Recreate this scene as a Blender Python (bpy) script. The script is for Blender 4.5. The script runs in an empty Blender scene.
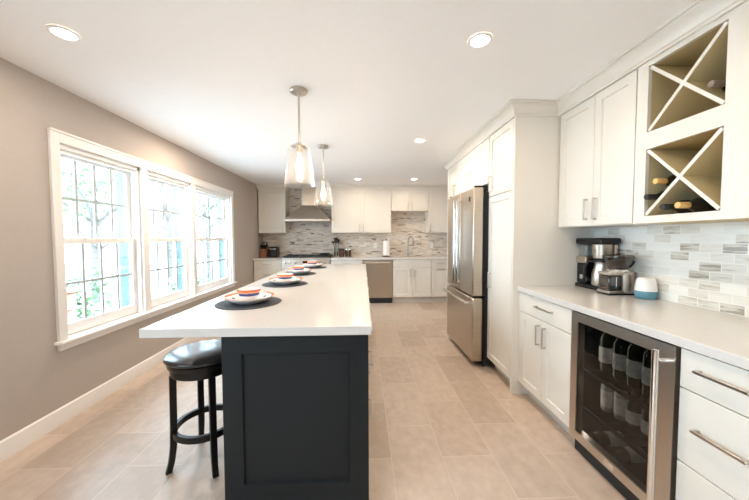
import bpy, math, random
from mathutils import Vector, Matrix
random.seed(7)
C = bpy.context.scene.collection
S = bpy.context.scene

# ------------------------------------------------------------------ camera, world, exposure
cd = bpy.data.cameras.new('camera'); cam = bpy.data.objects.new('camera', cd); C.objects.link(cam)
cd.sensor_width = 36.0; cd.lens = 300.52 * 36.0 / 749.0; cd.clip_start = 0.02
Rv = Vector((0.99929628, -0.03740434, -0.00280437)); Uv = Vector((0.00434388, 0.04114103, 0.99914391)); Fv = Vector((0.03725694, 0.99845297, -0.04127456))
cam.matrix_world = Matrix(((Rv.x, Uv.x, -Fv.x, 0.0), (Rv.y, Uv.y, -Fv.y, 0.0), (Rv.z, Uv.z, -Fv.z, 1.3195), (0, 0, 0, 1)))
S.camera = cam

SKY = 14.0; CAN_W = 5.0; CAN_RIGHT = 8.0; CAN_FAR = 13.0; CAN_END = 5.0; PEND_W = 3.0; EXPO = 0.49
w = bpy.data.worlds.new('overcast'); S.world = w; w.use_nodes = True
bg = w.node_tree.nodes['Background']; bg.inputs[0].default_value = (0.64, 0.83, 1.0, 1); bg.inputs[1].default_value = SKY
S.view_settings.view_transform = 'Standard'; S.view_settings.look = 'None'
S.view_settings.gamma = 1.0; S.view_settings.exposure = EXPO; S.view_settings.use_curve_mapping = False
S.cycles.diffuse_bounces = 8; S.cycles.transparent_max_bounces = 16; S.cycles.sample_clamp_indirect = 20.0
S.cycles.caustics_reflective = False; S.cycles.caustics_refractive = False

# ------------------------------------------------------------------ materials
def newmat(name):
    m = bpy.data.materials.new(name); m.use_nodes = True
    nt = m.node_tree
    return m, nt, nt.nodes['Principled BSDF']
def noise(nt, scale, detail=3, coord='Object', stretch=None):
    tc = nt.nodes.new('ShaderNodeTexCoord'); n = nt.nodes.new('ShaderNodeTexNoise')
    n.inputs['Scale'].default_value = scale; n.inputs['Detail'].default_value = detail
    src = tc.outputs[coord]
    if stretch:
        mp = nt.nodes.new('ShaderNodeMapping'); mp.inputs['Scale'].default_value = stretch
        nt.links.new(src, mp.inputs[0]); src = mp.outputs[0]
    nt.links.new(src, n.inputs['Vector']); return n
def ramp(nt, fac, stops):
    r = nt.nodes.new('ShaderNodeValToRGB'); e = r.color_ramp.elements
    while len(e) < len(stops): e.new(0.5)
    for k, (p, c) in enumerate(stops):
        e[k].position = p; e[k].color = (*c, 1)
    nt.links.new(fac, r.inputs[0]); return r
def plain(name, col, rough=0.5, metal=0.0, var=0.04, scale=6.0, bump=0.0, stretch=None, spec=None, coat=0.0):
    m, nt, b = newmat(name)
    n = noise(nt, scale, 3, stretch=stretch)
    lo = tuple(max(0, c * (1 - var)) for c in col); hi = tuple(min(1, c * (1 + var)) for c in col)
    r = ramp(nt, n.outputs['Fac'], [(0.3, lo), (0.7, hi)])
    nt.links.new(r.outputs[0], b.inputs['Base Color'])
    b.inputs['Roughness'].default_value = rough; b.inputs['Metallic'].default_value = metal
    if spec is not None: b.inputs['Specular IOR Level'].default_value = spec
    if coat: b.inputs['Coat Weight'].default_value = coat; b.inputs['Coat Roughness'].default_value = 0.1
    if bump:
        bp = nt.nodes.new('ShaderNodeBump'); bp.inputs['Strength'].default_value = bump; bp.inputs['Distance'].default_value = 0.002
        nt.links.new(n.outputs['Fac'], bp.inputs['Height']); nt.links.new(bp.outputs[0], b.inputs['Normal'])
    return m
def glass_mix(name, tint, gloss=0.06, haze=0.0, rough=0.0, edge=0.5):
    m = bpy.data.materials.new(name); m.use_nodes = True; nt = m.node_tree
    nt.nodes.clear(); out = nt.nodes.new('ShaderNodeOutputMaterial')
    t = nt.nodes.new('ShaderNodeBsdfTransparent'); t.inputs[0].default_value = (*tint, 1)
    g = nt.nodes.new('ShaderNodeBsdfGlossy'); g.inputs['Roughness'].default_value = rough; g.inputs[0].default_value = (1, 1, 1, 1)
    lw = nt.nodes.new('ShaderNodeLayerWeight'); lw.inputs[0].default_value = edge
    mr = nt.nodes.new('ShaderNodeMapRange'); mr.inputs['To Min'].default_value = gloss; mr.inputs['To Max'].default_value = min(1, gloss * 7)
    nt.links.new(lw.outputs['Facing'], mr.inputs[0])
    mx = nt.nodes.new('ShaderNodeMixShader'); nt.links.new(mr.outputs[0], mx.inputs[0])
    nt.links.new(t.outputs[0], mx.inputs[1]); nt.links.new(g.outputs[0], mx.inputs[2])
    res = mx
    if haze:
        d = nt.nodes.new('ShaderNodeBsdfTranslucent'); d.inputs[0].default_value = (0.95, 0.95, 0.95, 1)
        n = noise(nt, 35, 2); r = ramp(nt, n.outputs['Fac'], [(0.35, (haze * .4,) * 3), (0.7, (haze * 1.4,) * 3)])
        m2 = nt.nodes.new('ShaderNodeMixShader'); nt.links.new(r.outputs[0], m2.inputs[0])
        nt.links.new(mx.outputs[0], m2.inputs[1]); nt.links.new(d.outputs[0], m2.inputs[2]); res = m2
    nt.links.new(res.outputs[0], out.inputs[0]); return m
def emit(name, col, strength):
    m, nt, b = newmat(name); b.inputs['Base Color'].default_value = (*col, 1)
    b.inputs['Emission Color'].default_value = (*col, 1); b.inputs['Emission Strength'].default_value = strength; return m

def brick_mat(name, swap, bw, rh, stops, mortar_col, mortar, rough, shift=(0, 0), vein=0.3, vein_scale=(1, 8), offset=0.5, sq=(1.0, 2), bump=0.15, spec=None, coat=0):
    """swap picks which object axes run along / across the courses"""
    m, nt, b = newmat(name)
    tc = nt.nodes.new('ShaderNodeTexCoord'); sp = nt.nodes.new('ShaderNodeSeparateXYZ'); nt.links.new(tc.outputs['Object'], sp.inputs[0])
    cb = nt.nodes.new('ShaderNodeCombineXYZ')
    for k, ax in enumerate(swap):
        a = nt.nodes.new('ShaderNodeMath'); a.operation = 'ADD'; a.inputs[1].default_value = shift[k]
        nt.links.new(sp.outputs[ax], a.inputs[0]); nt.links.new(a.outputs[0], cb.inputs[k])
    def brick(c1, c2, mc):
        br = nt.nodes.new('ShaderNodeTexBrick'); br.offset = offset; br.squash = sq[0]; br.squash_frequency = sq[1]
        br.inputs['Scale'].default_value = 1.0; br.inputs['Brick Width'].default_value = bw; br.inputs['Row Height'].default_value = rh
        br.inputs['Mortar Size'].default_value = mortar; br.inputs['Mortar Smooth'].default_value = 0.1; br.inputs['Bias'].default_value = 0
        br.inputs['Color1'].default_value = c1; br.inputs['Color2'].default_value = c2; br.inputs['Mortar'].default_value = mc
        nt.links.new(cb.outputs[0], br.inputs['Vector']); return br
    br = brick((0, 0, 0, 1), (1, 1, 1, 1), (0.5, 0.5, 0.5, 1))
    mp = nt.nodes.new('ShaderNodeMapping'); mp.inputs['Scale'].default_value = (vein_scale[0], vein_scale[1], 1)
    nt.links.new(cb.outputs[0], mp.inputs[0])
    ad = nt.nodes.new('ShaderNodeVectorMath'); ad.operation = 'MULTIPLY_ADD'; ad.inputs[1].default_value = (7, 13, 5)
    nt.links.new(br.outputs['Color'], ad.inputs[0]); nt.links.new(mp.outputs[0], ad.inputs[2])
    nz = nt.nodes.new('ShaderNodeTexNoise'); nz.inputs['Scale'].default_value = 1.0; nz.inputs['Detail'].default_value = 5
    nt.links.new(ad.outputs[0], nz.inputs['Vector'])
    f = nt.nodes.new('ShaderNodeMath'); f.operation = 'MULTIPLY_ADD'; f.inputs[1].default_value = vein
    sb = nt.nodes.new('ShaderNodeMath'); sb.operation = 'SUBTRACT'; sb.inputs[1].default_value = 0.5
    nt.links.new(nz.outputs['Fac'], sb.inputs[0]); nt.links.new(sb.outputs[0], f.inputs[0]); nt.links.new(br.outputs['Color'], f.inputs[2])
    r = ramp(nt, f.outputs[0], stops)
    mx = nt.nodes.new('ShaderNodeMix'); mx.data_type = 'RGBA'; mx.inputs['B'].default_value = (*mortar_col, 1)
    nt.links.new(br.outputs['Fac'], mx.inputs['Factor']); nt.links.new(r.outputs[0], mx.inputs['A'])
    nt.links.new(mx.outputs['Result'], b.inputs['Base Color'])
    bp = nt.nodes.new('ShaderNodeBump'); bp.inputs['Strength'].default_value = bump; bp.inputs['Distance'].default_value = 0.002; bp.invert = True
    nt.links.new(br.outputs['Fac'], bp.inputs['Height']); nt.links.new(bp.outputs[0], b.inputs['Normal'])
    b.inputs['Roughness'].default_value = rough
    if spec is not None: b.inputs['Specular IOR Level'].default_value = spec
    return m

M = {}
M['wall'] = plain('grey_wall_paint', (0.49, 0.435, 0.395), 0.75, var=0.015, scale=40, bump=0.05)
M['ceiling'] = plain('ceiling_paint', (0.92, 0.92, 0.92), 0.9, var=0.008, scale=30)
M['trim'] = plain('white_trim_paint', (0.86, 0.84, 0.82), 0.35, var=0.01)
M['cab'] = plain('cream_cabinet_paint', (0.76, 0.725, 0.66), 0.38, var=0.01)
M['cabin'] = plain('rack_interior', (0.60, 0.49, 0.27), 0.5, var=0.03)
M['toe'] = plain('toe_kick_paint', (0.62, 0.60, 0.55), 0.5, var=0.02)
M['navy'] = plain('dark_navy_paint', (0.006, 0.0105, 0.0135), 0.4, spec=0.35, var=0.06, scale=20)
M['quartz'] = plain('white_quartz', (0.66, 0.635, 0.605), 0.2, var=0.02, scale=90)
M['steel'] = plain('brushed_steel', (0.56, 0.485, 0.40), 0.33, 1.0, var=0.06, scale=3, stretch=(1, 1, 90), bump=0.02)
M['steelh'] = plain('brushed_steel_across', (0.60, 0.54, 0.475), 0.36, 1.0, var=0.05, scale=3, stretch=(90, 90, 1), bump=0.02)
M['nickel'] = plain('satin_nickel', (0.60, 0.555, 0.50), 0.28, 1.0, var=0.03, scale=20)
M['chrome'] = plain('polished_chrome', (0.78, 0.77, 0.75), 0.12, 1.0, var=0.02)
M['black'] = plain('black_plastic', (0.007, 0.007, 0.008), 0.3, spec=0.4, var=0.1)
M['blackmat'] = plain('matte_black', (0.018, 0.018, 0.018), 0.6, var=0.1)
M['iron'] = plain('cast_iron', (0.02, 0.02, 0.02), 0.55, var=0.2, scale=60, bump=0.2)
M['leather'] = plain('black_leather', (0.012, 0.013, 0.015), 0.30, var=0.15, scale=45, bump=0.05, coat=0.4)
M['faucet'] = plain('dark_satin_nickel', (0.34, 0.30, 0.26), 0.3, 1.0, var=0.03)
M['ebony'] = plain('ebony_wood', (0.006, 0.0055, 0.0055), 0.3, spec=0.35, var=0.25, scale=8, stretch=(6, 6, 1))
M['slate'] = plain('woven_slate_mat', (0.045, 0.052, 0.066), 0.7, var=0.45, scale=220, bump=0.4)
M['white'] = plain('white_ceramic', (0.88, 0.87, 0.86), 0.15, var=0.01)
M['paper'] = plain('paper_towel', (0.88, 0.86, 0.84), 0.9, var=0.02, scale=120, bump=0.2)
M['plastic_white'] = plain('white_plastic', (0.85, 0.84, 0.82), 0.35, var=0.01)
M['fabricw'] = plain('pale_speaker_shell', (0.82, 0.79, 0.76), 0.45, var=0.02)
M['teal'] = plain('teal_fabric', (0.10, 0.24, 0.30), 0.8, var=0.2, scale=300, bump=0.2)
M['wood'] = plain('reddish_wood', (0.26, 0.10, 0.045), 0.4, var=0.3, scale=6, stretch=(8, 8, 1))
M['beech'] = plain('pale_beech', (0.50, 0.33, 0.16), 0.5, var=0.2, scale=6, stretch=(8, 8, 1))
M['coffee'] = plain('ground_coffee', (0.085, 0.046, 0.027), 0.8, var=0.5, scale=160, bump=0.5)
M['smoke'] = glass_mix('smoky_plastic', (0.42, 0.36, 0.32), 0.04)
M['clear'] = glass_mix('clear_glass', (0.93, 0.96, 0.96), 0.07)
M['pane'] = glass_mix('window_glass', (0.97, 0.985, 0.985), 0.035)
M['shade'] = glass_mix('seeded_shade_glass', (0.97, 0.965, 0.96), 0.05, haze=0.03)
M['dark_glass'] = glass_mix('tinted_cooler_glass', (0.55, 0.54, 0.53), 0.012)
M['bottle'] = plain('black_bottle_glass', (0.010, 0.012, 0.010), 0.08, var=0.1, coat=0.3)
M['bottleg'] = plain('green_bottle_glass', (0.025, 0.032, 0.018), 0.08, var=0.1, coat=0.3)
M['label'] = plain('paper_label', (0.80, 0.78, 0.72), 0.7, var=0.25, scale=50)
M['gold'] = plain('gold_foil', (0.72, 0.45, 0.17), 0.4, 0.35, var=0.08, scale=40)
M['foilk'] = plain('black_foil', (0.015, 0.015, 0.017), 0.35, var=0.1)
M['cork'] = plain('cork_end', (0.20, 0.15, 0.11), 0.6, var=0.3, scale=70)
M['can'] = plain('printed_can', (0.40, 0.40, 0.38), 0.35, 0.4, var=0.5, scale=40)
M['grey'] = plain('grey_liner', (0.035, 0.034, 0.033), 0.8, var=0.1)
M['exterior'] = plain('teal_exterior_trim', (0.075, 0.125, 0.135), 0.6, var=0.05)
M['muntin'] = plain('backlit_muntin_grey', (0.42, 0.46, 0.46), 0.5, var=0.03)  # backlit look of white muntins put into the grey; also on house panes
M['bounce_ground'] = plain("pale_bounce_paving", (0.60, 0.60, 0.60), 0.9, var=0.08, scale=3)  # ground paled so that daylight bounces up onto the ceiling
M['leaf'] = plain('spring_leaves', (0.17, 0.23, 0.12), 0.7, var=0.4, scale=2)
M['leafd'] = plain('shrub_leaves', (0.10, 0.17, 0.07), 0.7, var=0.4, scale=3)
M['bark'] = plain('grey_bark', (0.10, 0.09, 0.08), 0.9, var=0.3, scale=20, bump=0.4)
M['siding'] = plain('white_siding', (0.72, 0.73, 0.74), 0.6, var=0.03)
M['roof'] = plain('grey_shingle', (0.12, 0.12, 0.13), 0.9, var=0.3, scale=14)
M['terra'] = plain('orange_planter_wood', (0.40, 0.22, 0.15), 0.6, var=0.15, scale=5, stretch=(1, 1, 20))
M['lens'] = emit('lamp_lens', (1.0, 0.90, 0.76), 14.0)
M['filament'] = emit('glowing_bulb', (1.0, 0.74, 0.45), 6.0)
M['display'] = plain('black_display', (0.01, 0.012, 0.014), 0.1, var=0.1)
T = 0.307
M['floor'] = brick_mat('taupe_floor_tile', (1, 0), 0.61, T, [(0.0, (0.475, 0.37, 0.29)), (0.5, (0.555, 0.44, 0.355)), (1.0, (0.63, 0.51, 0.42))],
                       (0.68, 0.57, 0.48), 0.0018, 0.36, shift=(10 * 0.61 - 1.741 + 0.305, 20 * T - 0.47), vein=1.6, vein_scale=(13, 17), bump=0.12)
M['mosaic'] = brick_mat('strip_mosaic', (0, 2), 0.115, 0.0235,
                        [(0.0, (0.13, 0.105, 0.085)), (0.025, (0.38, 0.315, 0.255)), (0.09, (0.58, 0.50, 0.42)), (0.35, (0.68, 0.60, 0.515)), (0.7, (0.74, 0.67, 0.59)), (1.0, (0.80, 0.755, 0.69))],
                        (0.60, 0.54, 0.47), 0.0012, 0.25, shift=(5, 1), vein=0.5, vein_scale=(5, 45), offset=0.37, sq=(0.65, 3))
M['subway'] = brick_mat('marble_brick_tile', (1, 2), 0.108, 0.0525,
                        [(0.0, (0.36, 0.32, 0.26)), (0.07, (0.56, 0.515, 0.44)), (0.25, (0.68, 0.645, 0.575)), (0.6, (0.75, 0.725, 0.665)), (1.0, (0.81, 0.79, 0.74))],
                        (0.80, 0.77, 0.71), 0.0022, 0.16, shift=(5, 10 * 0.0525 - 0.915 + 0.0525 * 10), vein=1.0, vein_scale=(9, 70), offset=0.5, sq=(1.0, 2))

def plate_mat():
    m, nt, b = newmat('painted_plate_glaze'); tc = nt.nodes.new('ShaderNodeTexCoord'); sp = nt.nodes.new('ShaderNodeSeparateXYZ')
    nt.links.new(tc.outputs['Object'], sp.inputs[0])
    def mth(op, a, bb=None):
        n = nt.nodes.new('ShaderNodeMath'); n.operation = op
        for k, v in enumerate((a, bb)):
            if v is None: continue
            if isinstance(v, (int, float)): n.inputs[k].default_value = v
            else: nt.links.new(v, n.inputs[k])
        return n.outputs[0]
    r = mth('SQRT', mth('ADD', mth('MULTIPLY', sp.outputs[0], sp.outputs[0]), mth('MULTIPLY', sp.outputs[1], sp.outputs[1])))
    ang = mth('ARCTAN2', sp.outputs[1], sp.outputs[0])
    ge = nt.nodes.new('ShaderNodeNewGeometry'); sn = nt.nodes.new('ShaderNodeSeparateXYZ'); nt.links.new(ge.outputs['Normal'], sn.inputs[0])
    up = mth('GREATER_THAN', sn.outputs[2], 0.2)
    wob = mth('MULTIPLY', mth('SINE', mth('MULTIPLY', ang, 7)), 0.002)
    arc = mth('GREATER_THAN', mth('SINE', mth('MULTIPLY', ang, 3)), -0.55)
    rim = mth('MULTIPLY', mth('MULTIPLY', mth('GREATER_THAN', mth('ADD', r, wob), 0.132), up), arc)
    dots = mth('MULTIPLY', mth('GREATER_THAN', mth('SINE', mth('MULTIPLY', ang, 9)), 0.75), mth('LESS_THAN', mth('ABSOLUTE', mth('SUBTRACT', r, 0.105)), 0.010))
    dots = mth('MULTIPLY', dots, up)
    m1 = nt.nodes.new('ShaderNodeMix'); m1.data_type = 'RGBA'; m1.inputs['A'].default_value = (0.84, 0.83, 0.81, 1); m1.inputs['B'].default_value = (0.80, 0.21, 0.07, 1)
    nt.links.new(rim, m1.inputs['Factor'])
    m2 = nt.nodes.new('ShaderNodeMix'); m2.data_type = 'RGBA'; m2.inputs['B'].default_value = (0.05, 0.08, 0.25, 1)
    nt.links.new(dots, m2.inputs['Factor']); nt.links.new(m1.outputs['Result'], m2.inputs['A'])
    nt.links.new(m2.outputs['Result'], b.inputs['Base Color']); b.inputs['Roughness'].default_value = 0.15
    return m
M['plate'] = plate_mat()
def bowl_mat():
    m, nt, b = newmat('painted_bowl_glaze'); tc = nt.nodes.new('ShaderNodeTexCoord'); sp = nt.nodes.new('ShaderNodeSeparateXYZ')
    nt.links.new(tc.outputs['Object'], sp.inputs[0])
    n = noise(nt, 25, 2)
    a = nt.nodes.new('ShaderNodeMath'); a.operation = 'MULTIPLY_ADD'; a.inputs[1].default_value = 0.006; nt.links.new(n.outputs['Fac'], a.inputs[0]); nt.links.new(sp.outputs[2], a.inputs[2])
    s = nt.nodes.new('ShaderNodeMath'); s.operation = 'MULTIPLY'; s.inputs[1].default_value = 13.3; nt.links.new(a.outputs[0], s.inputs[0])
    r = ramp(nt, s.outputs[0], [(0.0, (0.84, 0.82, 0.80)), (0.49, (0.84, 0.82, 0.80)), (0.53, (0.035, 0.06, 0.22)), (0.70, (0.05, 0.08, 0.28)), (0.76, (0.86, 0.48, 0.25)), (0.90, (0.80, 0.17, 0.06))])
    nt.links.new(r.outputs[0], b.inputs['Base Color']); b.inputs['Roughness'].default_value = 0.15
    return m
M['bowl'] = bowl_mat()

# ------------------------------------------------------------------ mesh builder
class MB:
    def __init__(self): self.v = []; self.f = []
    def quadbox(self, P):
        n = len(self.v); self.v += [Vector(p) for p in P]
        self.f += [tuple(n + i for i in q) for q in ((0, 3, 2, 1), (4, 5, 6, 7), (0, 1, 5, 4), (1, 2, 6, 5), (2, 3, 7, 6), (3, 0, 4, 7))]
        return self
    def box(self, x0, x1, y0, y1, z0, z1):
        x0, x1 = sorted((x0, x1)); y0, y1 = sorted((y0, y1)); z0, z1 = sorted((z0, z1))
        return self.quadbox([(x0, y0, z0), (x1, y0, z0), (x1, y1, z0), (x0, y1, z0), (x0, y0, z1), (x1, y0, z1), (x1, y1, z1), (x0, y1, z1)])
    def fbox(self, fr, a0, a1, b0, b1, c0, c1):
        o, u, n = fr; Z = Vector((0, 0, 1)); g = lambda a, b, c: o + u * a + Z * b + n * c
        return self.quadbox([g(a0, b0, c0), g(a1, b0, c0), g(a1, b0, c1), g(a0, b0, c1), g(a0, b1, c0), g(a1, b1, c0), g(a1, b1, c1), g(a0, b1, c1)])
    def shaker(self, fr, a0, a1, b0, b1, c0, t=0.02, st=0.057, rec=0.009, low=0.0, slope=0.004):
        o, u, nn = fr; Z = Vector((0, 0, 1)); n = len(self.v)
        def ring(i, c): return [o + u * a + Z * b + nn * c for a, b in ((a0 + i, b0 + i), (a1 - i, b0 + i), (a1 - i, b1 - i), (a0 + i, b1 - i))]
        self.v += ring(0, c0) + ring(0, c0 + t - 0.0015) + ring(0.0015, c0 + t) + ring(st, c0 + t) + ring(st + slope, c0 + t - rec)
        for i in (12, 13, 16, 17): self.v[n + i] = self.v[n + i] + Z * low
        for k in range(4):
            for i in range(4):
                j = (i + 1) % 4; self.f.append((n + k * 4 + i, n + k * 4 + j, n + k * 4 + 4 + j, n + k * 4 + 4 + i))
        self.f.append((n + 16, n + 17, n + 18, n + 19)); self.f.append((n + 3, n + 2, n + 1, n))
        return self
    def lathe(self, prof, c=(0, 0, 0), n=32, axis='z', cap=True):
        c = Vector(c); b = len(self.v)
        for r, z in prof:
            for i in range(n):
                a = 2 * math.pi * i / n; p = (r * math.cos(a), r * math.sin(a), z)
                if axis == 'x': p = (p[2], p[0], p[1])
                elif axis == 'y': p = (p[0], p[2], p[1])
                self.v.append(c + Vector(p))
        for k in range(len(prof) - 1):
            for i in range(n):
                j = (i + 1) % n; self.f.append((b + k * n + i, b + k * n + j, b + (k + 1) * n + j, b + (k + 1) * n + i))
        if cap:
            if prof[0][0] > 1e-5: self.f.append(tuple(b + i for i in range(n))[::-1])
            if prof[-1][0] > 1e-5: self.f.append(tuple(b + (len(prof) - 1) * n + i for i in range(n)))
        return self
    def tube(self, path, r, n=10, closed=False, sect=None):
        P = [Vector(p) for p in path]; L = len(P); b = len(self.v)
        rr = r if isinstance(r, (list, tuple)) else [r] * L
        prev = None
        for i, p in enumerate(P):
            if closed: t = P[(i + 1) % L] - P[i - 1]
            else: t = P[min(i + 1, L - 1)] - P[max(i - 1, 0)]
            t.normalize()
            ref = prev if prev is not None else (Vector((0, 0, 1)) if abs(t.z) < 0.9 else Vector((1, 0, 0)))
            s = t.cross(ref); s.normalize(); q = s.cross(t); q.normalize(); prev = q
            if sect:
                for (a, c) in sect: self.v.append(p + s * a * rr[i] + q * c * rr[i])
            else:
                for k in range(n):
                    an = 2 * math.pi * k / n; self.v.append(p + s * math.cos(an) * rr[i] + q * math.sin(an) * rr[i])
        m = len(sect) if sect else n
        for i in range(L if closed else L - 1):
            i2 = (i + 1) % L
            for k in range(m):
                k2 = (k + 1) % m; self.f.append((b + i * m + k, b + i * m + k2, b + i2 * m + k2, b + i2 * m + k))
        if not closed:
            self.f.append(tuple(b + k for k in range(m))[::-1]); self.f.append(tuple(b + (L - 1) * m + k for k in range(m)))
        return self
    def build(self, name, mat, parent=None, origin=None, bevel=0.0, sharp=35, kind=None, recalc=True):
        org = Vector(origin) if origin is not None else (ORG.get(parent.name, Vector()) if parent else Vector())
        me = bpy.data.meshes.new(name); me.from_pydata([tuple(p - org) for p in self.v], [], self.f)
        if recalc:
            import bmesh
            bm = bmesh.new(); bm.from_mesh(me); bmesh.ops.recalc_face_normals(bm, faces=bm.faces); bm.to_mesh(me); bm.free()
        for p in me.polygons: p.use_smooth = True
        me.set_sharp_from_angle(angle=math.radians(sharp))
        me.materials.append(mat); o = bpy.data.objects.new(name, me); C.objects.link(o)
        if parent: o.parent = parent; ORG[o.name] = org
        else: o.location = org
        if bevel:
            md = o.modifiers.new('bevel', 'BEVEL'); md.width = bevel; md.segments = 2; md.limit_method = 'ANGLE'; md.angle_limit = math.radians(40)
        if kind: o['kind'] = kind
        return o
ORG = {}
def tag(o, label, cat, group=None):
    o['label'] = label; o['category'] = cat
    if group: o['group'] = group
    return o
def thing(name, loc, label, cat, group=None):
    o = bpy.data.objects.new(name, None); C.objects.link(o); o.location = loc; o.empty_display_size = 0.05
    ORG[o.name] = Vector(loc); return tag(o, label, cat, group)
KIDS = lambda o: [c for c in bpy.data.objects if c.parent == o]
def dup(root, loc, label, group=None, rz=None):
    def rec(o, par):
        c = o.copy(); C.objects.link(c)
        if par: c.parent = par
        for k in KIDS(o): rec(k, c)
        return c
    r = rec(root, None); r.location = loc; r['label'] = label
    if group: r['group'] = group
    if rz is not None: r.rotation_euler.z = rz
    return r
def B(*a): return MB().box(*a)
def struct(name, mb, mat, **k): return mb.build(name, mat, kind='structure', **k)
X, Y, Zv = Vector((1, 0, 0)), Vector((0, 1, 0)), Vector((0, 0, 1))

# ------------------------------------------------------------------ room shell
XL, XR, YB, YN, ZC = -2.16, 1.93, 6.58, -2.8, 2.40
struct('floor', B(XL - .15, XR + .15, YN - .15, YB + .15, -0.1, 0), M['floor'])
struct('ceiling', B(XL - .15, XR + .15, YN - .15, YB + .15, ZC, ZC + .12), M['ceiling'])
WY = [(2.235, 3.015), (3.10, 3.875), (3.955, 4.995)]; WZ0, WZ1 = 0.592, 2.0
NW = [(-2.35, -1.45), (-1.36, -.46), (-.37, .53)]  # unseen window bank, added as a daylight source for the right-hand cabinets
wl = B(XL - .15, XL, YN, NW[0][0], 0, ZC).box(XL - .15, XL, NW[2][1], WY[0][0], 0, ZC).box(XL - .15, XL, NW[0][0], NW[2][1], 0, WZ0 - .02).box(XL - .15, XL, NW[0][0], NW[2][1], WZ1, ZC).box(XL - .15, XL, WY[2][1], YB, 0, ZC)
wl.box(XL - .15, XL, WY[0][0], WY[2][1], 0, WZ0 - .02).box(XL - .15, XL, WY[0][0], WY[2][1], WZ1, ZC)
for a, b in ((WY[0][1], WY[1][0]), (WY[1][1], WY[2][0]), (NW[0][1], NW[1][0]), (NW[1][1], NW[2][0])): wl.box(XL - .15, XL - .01, a, b, WZ0 - .02, WZ1)
struct('wall_left', wl, M['wall'])
struct('wall_back', B(XL - .15, XR + .15, YB, YB + .15, 0, ZC), M['wall'])
struct('wall_right', B(XR, XR + .15, YN, YB, 0, ZC), M['wall'])
struct('wall_front', B(XL - .15, XR + .15, YN - .15, YN, 0, ZC), M['wall'])
def portal(name, loc, rot, sx, sy):
    l = bpy.data.lights.new(name, 'AREA'); l.shape = 'RECTANGLE'; l.size = sx; l.size_y = sy; l.cycles.is_portal = True
    o = bpy.data.objects.new(name, l); C.objects.link(o); o.location = loc; o.rotation_euler = rot
portal('window_portal', (XL - .16, (WY[0][0] + WY[2][1]) / 2, (WZ0 + WZ1) / 2), (0, -math.pi / 2, 0), WZ1 - WZ0, WY[2][1] - WY[0][0])
portal('added_window_portal', (XL - .16, (NW[0][0] + NW[2][1]) / 2, (WZ0 + WZ1) / 2), (0, -math.pi / 2, 0), WZ1 - WZ0, NW[2][1] - NW[0][0])

# baseboard with a stepped profile
bb = MB()
prof = [(0, 0), (.016, 0), (.016, .085), (.012, .095), (.012, .108), (.004, .118), (0, .118)]
n0 = len(bb.v)
for y in (YN, YB - .65): bb.v += [Vector((XL + a, y, z)) for a, z in prof]
k = len(prof)
bb.f += [(i, (i + 1) % k, k + (i + 1) % k, k + i) for i in range(k)] + [tuple(range(k)), tuple(range(2 * k - 1, k - 1, -1))]
struct('baseboard_left', bb, M['trim'])

# window casing (one piece of joinery around all three windows), stool and apron
yA, yB_ = WY[0][0], WY[2][1]
cs = B(XL, XL + .022, yA - .065, yA, WZ0, WZ1 + .078).box(XL, XL + .022, yB_, yB_ + .078, WZ0, WZ1 + .078).box(XL, XL + .022, yA, yB_, WZ1, WZ1 + .078)
cs.box(XL, XL + .03, yA - .068, yB_ + .081, WZ1 + .064, WZ1 + .082)
for a, b in ((WY[0][1], WY[1][0]), (WY[1][1], WY[2][0])): cs.box(XL - .01, XL + .018, a, b, WZ0, WZ1)
yC, yD = NW[0][0], NW[2][1]
c2 = B(XL, XL + .022, yC - .065, yC, WZ0, WZ1 + .078).box(XL, XL + .022, yD, yD + .078, WZ0, WZ1 + .078).box(XL, XL + .022, yC, yD, WZ1, WZ1 + .078)
for a, b in ((NW[0][1], NW[1][0]), (NW[1][1], NW[2][0])): c2.box(XL - .01, XL + .018, a, b, WZ0, WZ1)
c2.box(XL - .06, XL + .055, yC - .085, yD + .10, WZ0 - .022, WZ0)
struct('trim_7', c2, M['trim'], bevel=.003)
struct('trim_1', cs, M['trim'], bevel=.003)
struct('trim_2', B(XL - .06, XL + .055, yA - .085, yB_ + .10, WZ0 - .022, WZ0).box(XL, XL + .02, yA - .065, yB_ + .08, WZ0 - .072, WZ0 - .022), M['trim'], bevel=.004)

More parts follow.
